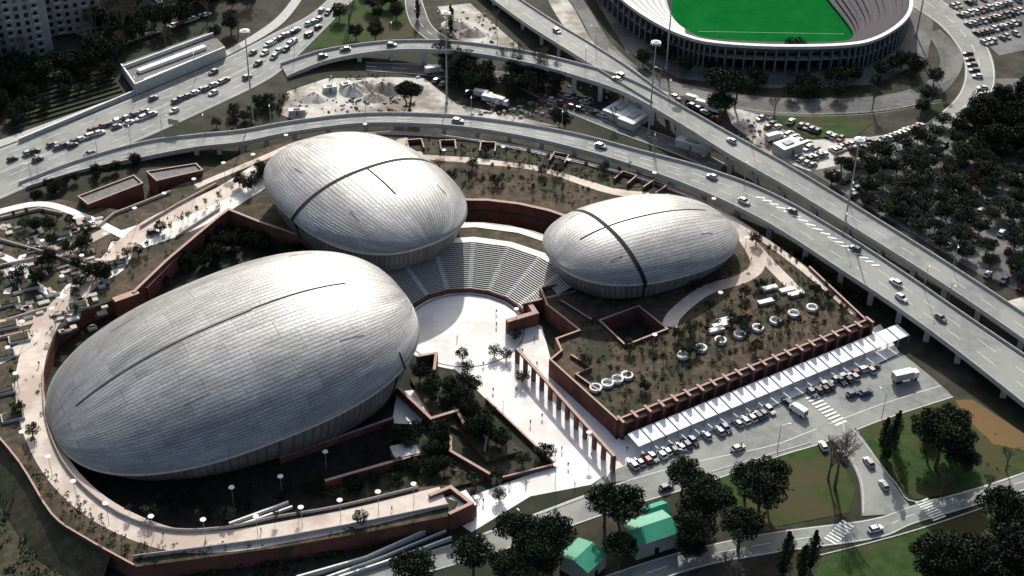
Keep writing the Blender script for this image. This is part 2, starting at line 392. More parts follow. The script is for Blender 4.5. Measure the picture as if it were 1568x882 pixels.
for pts in ([(8,352),(50,340),(75,352),(30,368)],[(85,345),(120,350),(112,362),(82,357)],[(20,380),(50,372),(52,385),(25,392)],[(5,428),(35,420),(38,434),(8,442)],[(50,405),(90,392),(98,404),(60,418)],[(8,465),(40,455),(42,476),(12,484)],[(100,405),(125,412),(105,432),(90,425)]):
    sheet('planting_bed',pts,PZ+.2,gardeng)
sheet('entrance_floor',[(608,600),(640,596),(665,625),(640,650),(600,648)],.04,pave)
b=B()
for (u,v) in ((636,226),(686,227),(747,230),(856,247),(957,277),(1002,291)):
    p=G(u,v,PZ); a=math.atan2(p.y-sy,p.x-sx)
    for dx,dy,wx,wy in ((-2.6,0,.5,6),(2.6,0,.5,6),(0,3.1,5.6,.5)):
        q=Vector((dx,dy)); ca,sa=math.cos(a-math.pi/2),math.sin(a-math.pi/2)
        b.box(p.x+ca*q.x-sa*q.y,p.y+sa*q.x+ca*q.y,PZ,wx,wy,1.6,a-math.pi/2,brick,bricklt)
    b.box(p.x,p.y,PZ+.16,4.4,5,.08,a-math.pi/2,dark)
b.build('bank_niche_wall')
e0=G(945,642,PZ);e1=G(1325,490,PZ); d=(e1-e0).normalized(); nrm=Vector((d.y,-d.x,0)); Lf=(e1-e0).length; ra=math.atan2(d.y,d.x)
b=B(); nb=20
for i in range(nb+1):
    p=e0+d*(Lf*i/nb)+nrm*1.6; b.box(p.x,p.y,0,.8,3.2,PZ+1.3,ra,brick,bricklt)
    if i<nb:
        q=e0+d*(Lf*(i+.5)/nb)+nrm*.45; b.box(q.x,q.y,.1,Lf/nb-1.2,.3,4.4,ra,dark)
        q=e0+d*(Lf*(i+.5)/nb)+nrm*1.5; b.box(q.x,q.y,4.6,Lf/nb-.9,2.2,.25,ra,brick,bricklt)
b.build('shop_front')
b=B()
for i in range(nb+2):
    p=e0+d*(Lf*(i+.5)/nb)+nrm*7.4; w2=Lf/nb*.9
    o_=nrm*2.7
    a1=p-d*w2/2-o_;a2=p+d*w2/2-o_;a3=p+d*w2/2+o_;a4=p-d*w2/2+o_
    b.face([(q.x,q.y,z) for q,z in ((a1,3.3),(a2,3.3),(a3,2.9),(a4,2.9))],awn)
    b.face([(q.x,q.y,z) for q,z in ((a1,3.18),(a4,2.78),(a3,2.78),(a2,3.18))],awn)
    b.face([(a4.x,a4.y,2.78),(a3.x,a3.y,2.78),(a3.x,a3.y,2.9),(a4.x,a4.y,2.9)],awn)
    for q in (a3,a4): b.cyl((q.x,q.y,0),(q.x,q.y,2.8),.08,.08,5,steel)
    for q in (a1,a2): b.cyl((q.x,q.y,0),(q.x,q.y,3.2),.08,.08,5,steel)
b.build('awning_row')
c0=G(792,555,0); c1=G(938,718,0); d2=(c1-c0); L2=d2.length; d2.normalize(); ra2=math.atan2(d2.y,d2.x)
b=B()
for i in range(12):
    p=c0+d2*(L2*i/11); b.box(p.x,p.y,0,1.3,.9,4.4,ra2,brick)
b.wall([c0,c1],4.4,5.0,.9,brick,bricklt)
b.build('colonnade')
b=B()
b.poly(Gs([(628,580),(668,568),(700,600),(720,618),(800,690),(745,705),(705,660),(665,640)],1.0),1.0,gardeng,zb=-.2,side=brick)
b.poly(Gs([(470,745),(640,692),(705,700),(740,735),(560,775)],.6),.6,gardeng,zb=-.2,side=brick)
b.build('garden_bed')
b=B()
wallpx([(665,565),(668,540),(640,545)],0,4,.8)
wallpx([(605,588),(660,640),(700,628),(712,650)],0,3,.9)
wallpx([(660,640),(690,670),(690,690),(750,725)],0,2.2,.8)
wallpx([(500,735),(640,695),(610,655)],0,3.2,.9)
wallpx([(430,700),(600,640)],0,2,.8)
wallpx([(745,610),(850,710),(770,730)],0,1.2,.5)
wallpx([(700,628),(745,670),(742,690)],0,1.8,.5)
wallpx([(660,757),(690,745),(722,770),(690,785)],0,PZ+1,1.0)
b.build('garden_wall')
b=B()
for l in ([(0,332),(60,318),(95,325)],[(0,365),(70,385)],[(70,385),(150,412)],[(150,412),(125,470)],[(0,405),(60,392),(130,368)],[(10,488),(70,470)],[(0,515),(45,505)],[(215,345),(270,312),(330,280)],[(270,360),(335,318)],[(150,345),(175,325),(260,292)]):
    wallpx(l,PZ,PZ+.9,.45,conc,bricklt)
b.build('terrace_wall')
b=B(); p=G(697,770,4); b.box(p.x,p.y,0,9,6,4,.5,brick,pave); b.box(p.x,p.y,4,8,5,.25,.5,conc,pave); b.box(p.x-1,p.y,4.25,2.5,2,.6,.5,concd,conc)
p=G(620,690,3); b.box(p.x,p.y,0,7,5,3.4,.35,concd,conc); b.build('gate_building')
b=B()
wallpx([(352,800),(440,768)],3.4,4.3,.5,conc,white); wallpx([(358,806),(446,775)],3.4,4.2,.5,conc,white)
wallpx([(455,882),(560,852),(676,800)],0,1.6,.5,conc,white); wallpx([(520,882),(610,852),(690,822)],0,1.2,.5,conc,white)
wallpx([(480,890),(585,852),(682,812)],0,.8,.5,conc,white)
b.build('stair_rail')
b=B()
rp=Gs([(205,855),(300,843),(430,826),(560,802),(686,776)],PZ); b.wall(rp,PZ,PZ+1.1,.25,conc,bricklt)
rp=Gs(smooth([(640,748),(520,777),(420,794),(350,809),(270,813),(200,796),(140,758),(95,706),(70,640),(66,570)],4),PZ); b.wall(rp,PZ,PZ+.9,.25,conc,bricklt)
rp=Gs(smooth([(-30,640),(30,710),(80,790),(130,826),(205,868)],4),PZ); b.wall(rp,PZ-.5,PZ+.9,.5,brick,bricklt)
b.build('balustrade')
pr=B()
n=24
def ringv(r,z): return [(r*math.cos(2*math.pi*k/n),r*math.sin(2*math.pi*k/n),z) for k in range(n)]
P_=[ringv(1.75,0),ringv(1.75,.9),ringv(1.3,.9),ringv(1.25,.3)]
for q in range(3):
    for k in range(n): pr.face([P_[q][k],P_[q][(k+1)%n],P_[q+1][(k+1)%n],P_[q+1][k]],white)
pr.face(P_[3],conc)
skyl=proto(pr,'round_skylight')
for (u,v) in ((1045,546),(1073,535),(1103,523),(1132,514),(1160,504),(1187,493),(1215,482),(1243,473),(912,596),(930,589),(945,583),(960,577)):
    inst(skyl,'round_skylight',G(u,v,PZ))
b=B()
for (u,v) in ((1110,492),(1103,500),(1096,507),(1172,464),(1178,443),(1218,452),(1205,446)):
    p=G(u,v,PZ); b.box(p.x,p.y,PZ,5,1.8,.9,.4,conc,white)
b.build('stone_bench')
# ------------------------------------------------------------ roads
ROADS={}
def road(name,up,lo,zs,par=True,dash=(.5,),solid=(.05,.95),piers=True,m=asph,k=10,thick=1.1,rail=None):
    Up=smooth(up,k);Lo=smooth(lo,k);Z=smooth([(z,) for z in zs],k)
    A=[G(p[0],p[1],z[0]) for p,z in zip(Up,Z)]; D=[G(p[0],p[1],z[0]) for p,z in zip(Lo,Z)]
    root=empty(name)
    b=B();n=len(A)
    dn=Vector((0,0,-thick))
    for i in range(n-1):
        b.face([D[i],D[i+1],A[i+1],A[i]],m)
        b.face([A[i],A[i+1],A[i+1]+dn,A[i]+dn],conc); b.face([D[i+1],D[i],D[i]+dn,D[i+1]+dn],conc)
        b.face([A[i]+dn,A[i+1]+dn,D[i+1]+dn,D[i]+dn],conc)
    b.build('deck',parent=root)
    mk=B(); up3=Vector((0,0,.03))
    def line(fr,wd,i):
        W=(A[i]-D[i]).length; e=wd/W/2
        q=lambda j,f: D[j].lerp(A[j],f)+up3
        mk.face([q(i,fr-e),q(i+1,fr-e),q(i+1,fr+e),q(i,fr+e)],white)
    for i in range(n-1):
        for f in solid: line(f,.2,i)
        if i%4<2:
            for f in dash: line(f,.2,i)
    if mk.f: mk.build('road_marking',parent=root)
    if par:
        pb=B()
        for E,sg in ((A,1),(D,-1)):
            for i in range(n-1):
                off=(A[i]-D[i]).normalized()*.3*sg
                a=E[i]+off;c=E[i+1]+off
                wv=off*.6
                P=[a-wv,c-wv,c+wv,a+wv]; zt=Vector((0,0,.9)); zb=Vector((0,0,-.3))
                T=[p+zt for p in P]; Q=[p+zb for p in P]
                pb.face(T,conc); pb.face([Q[0],Q[1],T[1],T[0]],conc); pb.face([Q[2],Q[3],T[3],T[2]],conc)
        pb.build('parapet',parent=root)
    if piers:
        pb=B()
        for i in range(0,n-1,5):
            if Z[i][0]<2.5: continue
            dd=(A[i]-D[i]); rt=math.atan2(dd.y,dd.x); W=dd.length
            for f in (.12,.88):
                c=D[i].lerp(A[i],f); pb.box(c.x,c.y,-.05,1.2,1.6,Z[i][0]-thick-.3,rt,conc)
            c=D[i].lerp(A[i],.5); pb.box(c.x,c.y,Z[i][0]-thick-.35-.02,W*.94,1.4,.33,rt,conc)
        pb.build('pier',parent=root)
    ROADS[name]=(A,D,Z); return A,D,Z
B1u=[(30,282),(120,248),(220,220),(300,209),(370,202),(450,188),(560,176),(680,178),(780,189),(880,207),(980,233),(1080,260),(1180,298),(1290,360),(1380,418),(1470,480),(1600,568)]
B1l=[(40,288),(125,262),(225,241),(300,227),(370,219),(450,203),(560,190),(680,193),(780,206),(880,228),(980,258),(1080,296),(1180,345),(1290,416),(1380,476),(1470,542),(1600,645)]
road('viaduct_road',B1u,B1l,[.25,.5,1.5,3,4.5,6,7,7.5,7.5,7.5,7.5,7.5,7.5,7,6,5,4],dash=(.36,.67))
A,D,Z=ROADS['viaduct_road']; mk=B()
for i in range(118,136,1):
    p=D[i].lerp(A[i],.70); q=D[i+1].lerp(A[i+1],.78); mk.wall([p,q],p.z+.035,p.z+.05,.8,white)
mk.build('chevron_marking')
B2u=[(430,100),(500,78),(600,65),(700,66),(800,80),(880,98),(960,122),(1040,163),(1120,208),(1200,252),(1300,312),(1400,374),(1500,438),(1620,518)]
B2l=[(440,118),(505,93),(600,78),(700,80),(800,96),(880,117),(960,145),(1040,190),(1120,240),(1200,285),(1300,346),(1400,408),(1500,474),(1620,558)]
road('viaduct_road.001',B2u,B2l,[.5,2,4.5,7,7.5,7.5,7.5,7.5,7.5,7.2,6.5,6,5,4],dash=(.5,))
road('viaduct_road.002',[(750,-30),(840,30),(900,66),(960,104),(1010,140),(1045,166)],[(715,-30),(795,30),(850,66),(905,100),(945,125),(1000,158)],[2,4,6,7.3,7.4,7.4],dash=(.5,),m=asph)
road('avenue',[(-30,238),(100,190),(200,150),(300,108),(350,86),(420,50),(480,18),(530,-30)],[(-30,318),(100,262),(220,212),(300,176),(400,128),(440,100),(480,62),(570,-30)],[.12]*8,par=False,piers=False,dash=(.2,.38,.68,.84),solid=(.04,.5,.53,.96))
road('street',[(-30,225),(100,178),(200,140),(300,98),(345,78),(420,30),(460,-20)],[(-30,236),(100,188),(200,148),(300,106),(350,84),(430,38),(475,-20)],[.25]*7,par=False,piers=False,dash=(),solid=(),m=conc)
road('street',[(640,-30),(650,10),(668,45),(720,70),(800,78)],[(618,-30),(622,20),(640,50),(690,76),(800,86)],[.1]*5,par=False,piers=False,m=asphd)
road('street',[(848,-30),(880,15),(905,60),(940,100),(990,125),(1080,140)],[(825,-30),(850,20),(880,60),(925,100),(985,135),(1080,152)],[.08]*6,par=False,piers=False,m=gravel,dash=(),solid=())
road('street',[(870,-30),(900,10),(940,70),(1000,115),(1100,138),(1200,150),(1330,148),(1410,130),(1440,95),(1420,50)],[(850,-30),(885,20),(920,80),(985,128),(1100,160),(1200,175),(1350,170),(1440,145),(1475,90),(1440,45)],[.11]*10,par=False,piers=False,m=asphd,dash=(),solid=())
road('street',[(1380,0),(1440,40),(1475,90),(1470,140),(1430,180),(1380,205),(1300,225)],[(1400,-30),(1480,30),(1520,90),(1515,150),(1450,200),(1400,225),(1310,245)],[.15]*7,par=False,piers=False,m=asph)
road('street',[(560,95),(680,100),(780,112),(870,150),(960,185),(1040,215),(1110,250)],[(560,108),(680,118),(780,130),(860,168),(950,205),(1040,238),(1100,265)],[.1]*7,par=False,piers=False,m=asphd)
road('street',[(440,905),(560,868),(700,830),(930,745),(1060,708),(1180,682),(1240,660),(1345,620),(1440,590)],[(520,930),(620,888),(760,846),(935,785),(1080,740),(1190,700),(1262,678),(1355,642),(1460,608)],[.06]*9,par=False,piers=False,dash=(),solid=(.03,.97))
road('street',[(1620,705),(1500,745),(1400,773),(1330,795),(1180,815),(1040,845),(900,890)],[(1620,735),(1500,772),(1400,802),(1340,825),(1180,848),(1060,872),(930,920)],[.07]*7,par=False,piers=False)
road('street',[(1250,655),(1290,690),(1315,735),(1320,790)],[(1300,640),(1335,690),(1365,735),(1400,785)],[.09]*4,par=False,piers=False,dash=(),solid=())
b=B()
for pts in ([(1290,645),(1300,690),(1320,740),(1322,785)],[(1305,655),(1340,700),(1372,740),(1402,768),(1500,748),(1600,712)],[(1090,722),(1185,694),(1240,678)],[(1255,850),(1400,812),(1600,745)],[(700,834),(930,748)]):
    b.wall(Gs(smooth(pts,5),.15),-.02,.17,.35,conc)
b.build('kerb')
b=B()
def zebra(p0,p1,wm,n):
    a=G(*p0,.15);c=G(*p1,.15);dd=(c-a)
    r_=math.atan2(dd.y,dd.x)
    for i in range(n):
        q=a+dd*((i+.5)/n); b.box(q.x,q.y,.11,dd.length/n*.5,wm,.03,r_,white)
zebra((1240,605),(1290,650),4,10); zebra((1410,765),(1440,795),4,9); zebra((1300,800),(1270,830),3.5,8)
b.build('zebra_crossing')
# ------------------------------------------------------------ lawns & grounds
sheet('lawn',[(1305,655),(1345,645),(1450,605),(1490,610),(1600,690),(1600,712),(1500,748),(1400,765),(1372,735)],.03,grass)
sheet('bare_earth',[(1462,612),(1490,612),(1570,665),(1570,690),(1520,680),(1480,640)],.07,ochre)
sheet('lawn',[(1090,720),(1185,692),(1240,676),(1290,710),(1310,750),(1300,785),(1180,808),(1110,790)],.03,grass)
sheet('lawn',[(1240,900),(1260,850),(1400,812),(1600,745),(1600,930),(1240,930)],.03,grass)
sheet('lawn',[(470,75),(500,45),(560,-30),(612,-30),(622,30),(640,55),(560,68)],.03,grass)
sheet('building_site',[(430,175),(440,140),(500,120),(600,118),(650,120),(700,160),(800,180),(860,195),(780,185),(680,174),(560,174),(450,184)],.03,gravel)
sheet('building_site',[(670,10),(720,5),(800,75),(760,75),(700,60)],.05,gravel)
sheet('building_site',[(1110,160),(1160,175),(1230,215),(1330,210),(1400,200),(1380,225),(1300,250),(1240,262),(1180,240),(1120,190)],.05,gravel)
sheet('lawn',[(1185,175),(1240,172),(1340,185),(1310,210),(1240,210),(1200,190)],.09,grass)
sheet('car_park',[(1420,0),(1600,-60),(1600,70),(1530,85),(1480,40)],.03,asphd)
sheet('car_park',[(1240,262),(1330,225),(1430,190),(1520,120),(1620,120),(1620,470),(1500,420),(1400,360),(1300,300)],.02,asphd)
sheet('gravel_yard',[(1510,470),(1620,440),(1620,500),(1560,500)],.08,gravel)
sheet('allotment',[(-40,160),(40,130),(180,100),(200,140),(30,205),(-40,230)],.02,rough)
b=B()
for i in range(7):
    a=G(30-i*2,150+i*8,0);c=G(165+i*4,110+i*6,0); b.wall([a,c],0,.6,.9,leafM,leafM)
b.build('hedge')
b=B(); b.wall(Gs([(30,213),(110,180),(205,140),(345,82)],1.2),0,1.6,.6,conc,white); b.build('retaining_wall')
b=B()
q=Gs([(186,98),(205,130),(345,72),(322,48)],3); b.poly(q,3,concd,zb=0,side=conc)
b.wall(Gs([(190,100),(325,50)],4.4),3.02,4.4,.6,conc,white); b.wall(Gs([(207,128),(343,72)],4.4),0,4.4,.6,conc,white)
b.wall(Gs([(215,105),(310,70)],4.4),3.02,4.2,2.2,white,white); b.wall(Gs([(222,118),(325,78)],4.4),3.02,3.8,1,conc,white)
b.wall(Gs([(186,98),(207,128)],4),0,4,.6,conc,white); b.build('station_building')
b=B()
for pts in ([(120,300),(205,268),(218,280),(135,312)],[(225,262),(300,250),(310,260),(240,276)]):
    z=PZ+2; b.poly(Gs(pts,z),z,concd,zb=PZ-5,side=brick); b.wall(Gs(pts+pts[:1],z+.5),z-.3,z+.5,.5,brick,bricklt)
b.build('garden_pavilion')
# ------------------------------------------------------------ stadium
st=empty('football_stadium')
b=B()
fld=[(1010,-120),(1022,-20),(1030,25),(1045,45),(1080,62),(1120,66),(1280,70),(1298,68),(1308,52),(1290,28),(1250,-20),(1180,-110)]
b.poly(Gs(fld,.1),.1,pitch); b.build('pitch',parent=st)
rim=smooth([(850,-160),(905,-60),(950,-5),(1000,32),(1050,56),(1100,67),(1190,72),(1290,70),(1340,60),(1380,34),(1392,5),(1380,-40),(1330,-120)],6)
inn=smooth([(985,-160),(1005,-80),(1018,-10),(1028,25),(1048,46),(1085,61),(1190,67),(1285,66),(1306,57),(1300,40),(1275,8),(1240,-35),(1185,-110)],6)
b=B(); n=len(rim); RZ=10.5
A=Gs(rim,RZ); D=Gs(inn,.8)
cen=G(1180,-60,0)
steps=12
for i in range(n-1):
    m_=white if rim[i][0]<1045 else seatp
    for s_ in range(steps):
        t0=s_/steps;t1=(s_+1)/steps
        p=[D[i].lerp(A[i],t0),D[i+1].lerp(A[i+1],t0),D[i+1].lerp(A[i+1],t1),D[i].lerp(A[i],t1)]
        z0=p[0].z+ (A[i].z-D[i].z)/steps
        q=[Vector((a.x,a.y,z0)) for a in p]
        b.face(q,pave if m_ is white and s_%2 else (conc if m_ is white else seatp))
        b.face([p[0],p[1],q[1],q[0]],m_ if s_%3 else conc)
b.build('grandstand',parent=st)
b=B()
for i in range(n-1):
    oa=(A[i]-cen);oa.z=0;oa.normalize();ob=(A[i+1]-cen);ob.z=0;ob.normalize()
    def Q(base,o,off,z): return (base.x+o.x*off,base.y+o.y*off,z)
    b.face([Q(A[i],oa,0,RZ+1.2),Q(A[i+1],ob,0,RZ+1.2),Q(A[i+1],ob,1.9,RZ+1.2),Q(A[i],oa,1.9,RZ+1.2)],white)
    b.face([Q(A[i],oa,1.9,RZ+1.2),Q(A[i+1],ob,1.9,RZ+1.2),Q(A[i+1],ob,1.9,RZ),Q(A[i],oa,1.9,RZ)],conc)
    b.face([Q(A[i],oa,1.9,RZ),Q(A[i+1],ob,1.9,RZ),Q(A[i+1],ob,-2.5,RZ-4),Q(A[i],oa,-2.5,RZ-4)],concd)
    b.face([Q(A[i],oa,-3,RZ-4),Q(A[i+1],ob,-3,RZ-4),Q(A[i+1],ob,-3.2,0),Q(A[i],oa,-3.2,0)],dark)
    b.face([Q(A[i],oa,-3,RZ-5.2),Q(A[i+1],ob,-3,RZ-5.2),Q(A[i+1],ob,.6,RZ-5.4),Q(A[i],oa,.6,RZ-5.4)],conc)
    rt=math.atan2(oa.y,oa.x)
    b.box(A[i].x-oa.x*1.5,A[i].y-oa.y*1.5,0,5,.7,RZ-1.2,rt,concd)
b.build('outer_wall',parent=st)
b=B()
b.wall(Gs([(1070,48),(1292,52)],.15),.1,.16,.15,conc)
b.build('pitch_marking',parent=st)
sheet('stadium_apron',[(900,-20),(960,80),(1040,120),(1180,135),(1340,130),(1420,90),(1430,30),(1400,-60),(1330,20),(1300,90),(1050,80)],.02,asphd)
# ------------------------------------------------------------ apartment building
def apt(u,v,w_,d_,h_,rot):
    p=G(u,v,0); root=empty('apartment_building'); root.location=p; root.rotation_euler=(0,0,rot)
    b=B(); b.box(0,0,0,w_,d_,h_,0,plaster,concd); b.build('walls',parent=root)
    b=B(); b.box(0,0,h_,w_+.8,d_+.8,.5,0,concd,conc); b.box(w_*.2,0,h_+.5,5,4,2.5,0,plaster,tile); b.build('roof',parent=root)
    b=B(); c=B()
    fl=int(h_/3.2)
    for k in range(fl):
        for i in range(int(w_/3.4)):
            x=-w_/2+2+i*3.4; b.box(x,-d_/2-.02,k*3.2+1.1,1.6,.12,1.7,0,glassm)
            if i%3==1: c.box(x,-d_/2-.7,k*3.2+.9,3,1.3,.2,0,conc); c.box(x,-d_/2-1.32,k*3.2+1.1,3,.08,.9,0,conc)
        for i in range(int(d_/3.4)):
            y=-d_/2+2+i*3.4
            for sg in (-1,1): b.box(sg*(w_/2+.02),y,k*3.2+1.1,.12,1.6,1.7,0,glassm)
    b.build('windows',parent=root); c.build('balconies',parent=root)
apt(38,78,20,14,30,.45); apt(112,40,22,12,20,.45); apt(-35,100,18,14,24,.45); apt(200,-10,22,12,14,.45)
# ------------------------------------------------------------ trees
def clump(b,c,r,n,s,m,flat=1):
    for _ in range(n):
        while True:
            p=Vector((U(-1,1),U(-1,1),U(-1,1)))
            if .25<p.length<1: break
        q=Vector((c[0]+p.x*r,c[1]+p.y*r,c[2]+p.z*r*flat))
        a=Vector((U(-1,1),U(-1,1),U(-.6,.6)+.5)).normalized(); e=a.orthogonal().normalized(); e=(Matrix.Rotation(U(0,6.28),3,a)@e)
        k=s*U(.6,1.2); f=a.cross(e)
        b.face([q-e*k,q-f*k*.6,q+e*k,q+f*k*.7],m)
def limb(b,p0,p1,r0,r1,m,n=6,seg=4,wob=.3):
    p0=Vector(p0);p1=Vector(p1);pr=p0
    for i in range(1,seg+1):
        t=i/seg; q=p0.lerp(p1,t)+(Vector((U(-1,1),U(-1,1),0))*wob if i<seg else Vector())
        b.cyl(pr,q,r0+(r1-r0)*(i-1)/seg,r0+(r1-r0)*t,n,m,False); pr=q
def pine(seed):
    random.seed(seed); b=B(); limb(b,(0,0,0),(U(-.6,.6),U(-.6,.6),7),.38,.25,bark)
    for i in range(20):
        a=i*2.4; rr=3.9*math.sqrt((i+.4)/20)*U(.88,1.08); c=(rr*math.cos(a),rr*math.sin(a),9.0+U(-.5,.7)-rr*.3)
        limb(b,(0,0,6+U(0,1.0)),c,.14,.05,bark,4,3,.2)
        clump(b,c,U(1.3,1.9),230,.27,leafD if i%3 else leafM,.66)
    return proto(b,'pine_tree')
def roundtree(seed,h=6,r=2.6,m1=leafD,m2=leafM,nn=12,q=135,name='broadleaf_tree',ls=.26):
    random.seed(seed); b=B(); limb(b,(0,0,0),(0,0,h*.55),.22,.13,bark)
    for i in range(nn):
        a=i*2.4; t=(i+.3)/nn; rr=r*.72*math.sqrt(1-(2*t-1)**2)*U(.8,1.15)+.2; c=(rr*math.cos(a),rr*math.sin(a),h*.42+t*h*.5)
        limb(b,(0,0,h*.4+t),c,.08,.03,bark,4,2,.1)
        clump(b,c,r*U(.4,.6),q,ls,m2 if i%3==0 else m1,.85)
    return proto(b,name)
def cypress(seed):
    random.seed(seed); b=B(); limb(b,(0,0,0),(0,0,10),.25,.05,bark)
    for i in range(16):
        t=i/15; rr=1.55*math.sin(math.pi*min(1,.12+t*.88))**.7
        clump(b,(U(-.4,.4)*rr,U(-.4,.4)*rr,1.3+t*10.5),max(.4,rr),130,.25,leafD if i%4 else leafM,1)
    return proto(b,'cypress_tree')
def bare(seed,h=13):
    random.seed(seed); b=B()
    def rec(p,d,l,r,dep):
        q=p+d*l; b.cyl(p,q,r,r*.65,5 if dep>2 else 3,barkp,False)
        if dep==0: return
        for _ in range(3):
            nd=(d+Vector((U(-1,1),U(-1,1),U(-.25,.7)))*.62).normalized()
            rec(q,nd,l*U(.62,.82),r*.6,dep-1)
    rec(Vector((0,0,0)),Vector((0,0,1)),h*.24,.3,6)
    return proto(b,'bare_tree')
def young(seed):
    random.seed(seed); b=B(); limb(b,(0,0,0),(0,0,2.6),.08,.05,bark,4,2,.05)
    for i in range(4): clump(b,(U(-.5,.5),U(-.5,.5),2.4+i*.42),.75,40,.22,leafM if i%2 else leafD,1)
    return proto(b,'young_tree')
PIN=[pine(s) for s in (1,2,3,31)]; RT=[roundtree(s) for s in (4,5,6,32)]; CY=[cypress(s) for s in (7,8)]
BT=[bare(s) for s in (9,10,11)]; YT=[young(s) for s in (12,13,14)]
OT=[roundtree(s,4.2,2.2,leafD,leafY,8,90,'olive_tree',.25) for s in (15,16,17)]
random.seed(99)
def tree(kind,u,v,s=1,z=0,name=None,parent=None):
    P=random.choice(kind); return inst(P,name or P.name.split('.')[0],G(u,v,z),U(0,6.28),s*U(.92,1.08),parent)
for (u,v,s) in ((1043,756,1.0),(948,822,1.35),(925,805,1.15),(1160,795,1.35),(1080,805,1.3),(1130,845,1.2),(1172,765,1.15),(1140,765,1.0),(725,883,1.15),(808,850,1.1),(845,855,1.2),(832,880,1.2),(948,870,1.0),(1060,775,1.0),
    (1432,715,1.5),(1465,735,1.1),(1415,690,1.1),(1450,700,1.0),(1475,900,1.6),(1430,895,1.4),(1550,890,1.6),(1560,835,1.3),(1535,850,1.2),(635,910,1.2),(1060,845,1.2),(1110,172,1.5),(1095,150,1.1),(1100,190,1.1),(1125,165,1.2),(628,168,1.15),(622,162,.9)):
    tree(PIN,u,v,s)
for (u,v,s) in ((1198,880,1.15),(1240,870,1.15),(1225,888,1),(1358,705,1.1),(1368,680,1),(1530,800,1.0),(690,50,1),(640,30,.8),(1350,690,1)): tree(CY,u,v,s)
for (u,v,s) in ((1278,747,1.75),(1268,735,1.3),(1108,885,.9),(1120,900,.9),(1335,170,1.0),(1185,180,.9),(255,75,1),(150,60,1.1),(190,45,1.),(535,45,1.1),(365,55,.9),(1510,760,.8),(1540,720,.8),(1440,760,.7),(720,110,.8),(1500,180,.9),(940,190,.7),(1010,140,.8),(760,40,.8),(240,20,1),(320,30,1),(580,30,.9),(300,10,1)): tree(BT,u,v,s)
for (u,v,s) in ((700,130,1.3),(725,140,1.5),(745,135,1.1),(810,120,1.1),(855,192,1.1),(865,196,.9),(715,118,1.2),(780,140,1.),(1005,82,1.3),(985,100,1),(1020,95,1.2),(1215,92,1.5),(1262,98,1.3),(1380,105,1.2),(1240,150,1.2),(1280,150,1.2),(1210,150,1.),(355,50,1.2),(330,60,1),(575,60,1.1),(520,30,1.2),(545,60,1.),(1430,130,1.2),(1418,160,1.3),(1410,175,1.)): tree(RT,u,v,s)
def wood(name,poly,n,kinds,s0,s1,z=0):
    W=Gs(poly,z); xs=[p.x for p in W];ys=[p.y for p in W]; root=empty(name); c=0;t=0
    while c<n and t<n*60:
        t+=1; p=(U(min(xs),max(xs)),U(min(ys),max(ys)))
        if inside(p,W):
            P=random.choice(kinds); inst(P,'tree',(p[0],p[1],z),U(0,6.28),U(s0,s1),root); c+=1
wood('distant_wood',[(-80,110),(60,105),(150,80),(200,60),(185,95),(60,135),(-80,165)],60,RT+RT+BT[:1],1.0,1.7)
wood('distant_wood',[(150,-60),(380,-80),(335,20),(260,50),(180,72),(140,60)],80,RT+BT,1.1,1.8)
wood('distant_wood',[(-80,-80),(150,-80),(140,-10),(-80,30)],40,RT+BT,1.2,1.9)
wood('distant_wood',[(-40,170),(160,110),(180,125),(60,180),(-40,220)],30,RT+OT,.7,1.2)
wood('roadside_trees',[(670,90),(760,90),(860,125),(850,150),(760,140),(690,130)],34,RT+BT,.7,1.4)
wood('roadside_trees',[(345,30),(400,0),(410,-40),(340,-40)],18,RT+BT,.8,1.3)
wood('roadside_trees',[(310,198),(360,170),(420,150),(430,165),(370,195)],16,OT,.6,1)
wood('roadside_trees',[(600,-40),(618,20),(580,55),(560,-10)],10,RT,.8,1.3)
wood('stadium_trees',[(1040,95),(1180,125),(1340,120),(1400,95),(1420,110),(1350,140),(1180,145),(1040,120)],26,RT+OT,.7,1.3)
wood('parkside_trees',[(780,845),(850,835),(855,900),(770,920)],6,PIN+RT,.9,1.2)
wood('parkside_trees',[(1030,810),(1090,820),(1080,870),(1035,870)],4,PIN+RT,.8,1.1)
wood('parkside_trees',[(1390,840),(1500,820),(1600,800),(1600,960),(1400,960)],12,PIN+RT,.9,1.4)
wood('parkside_trees',[(1400,640),(1470,660),(1500,720),(1430,735)],6,PIN+RT,.8,1.1)
wood('roadside_trees',[(1455,200),(1530,150),(1600,140),(1600,240),(1500,250)],50,RT,.9,1.6)
wood('hedge_trees',[(1180,385),(1230,400),(1330,470),(1330,485),(1240,420)],22,OT,.5,.8)
wood('roadside_trees',[(40,302),(120,272),(210,248),(215,254),(120,285),(50,312)],20,RT,.45,.7)
W=Gs([(1245,268),(1330,232),(1430,195),(1500,170),(1620,180),(1620,450),(1540,440),(1480,405),(1380,345),(1300,300)],0)
cp=empty('car_park_trees'); o0=G(1400,300,0); cols=[]
ca,sa=math.cos(-.62),math.sin(-.62)
slots=[]
for i in range(-34,35):
    for j in range(-34,35):
        x=o0.x+(i*5.4)*ca-(j*8.4)*sa+U(-2.2,2.2); y=o0.y+(i*5.4)*sa+(j*8.4)*ca+U(-2.2,2.2)
        if inside((x,y),W) and R()<.9:
            if R()<.22: inst(random.choice(PIN),'tree',(x,y,0),U(0,6.28),U(.55,.8),cp,U(.45,.6))
            else: inst(random.choice(RT),'tree',(x,y,0),U(0,6.28),U(.9,1.5),cp,U(.75,1.1))
        x=o0.x+(i*5.4)*ca-((j+.5)*8.4)*sa; y=o0.y+(i*5.4)*sa+((j+.5)*8.4)*ca
        if inside((x,y),W) and R()<.6: slots.append((x,y))
gt=[]
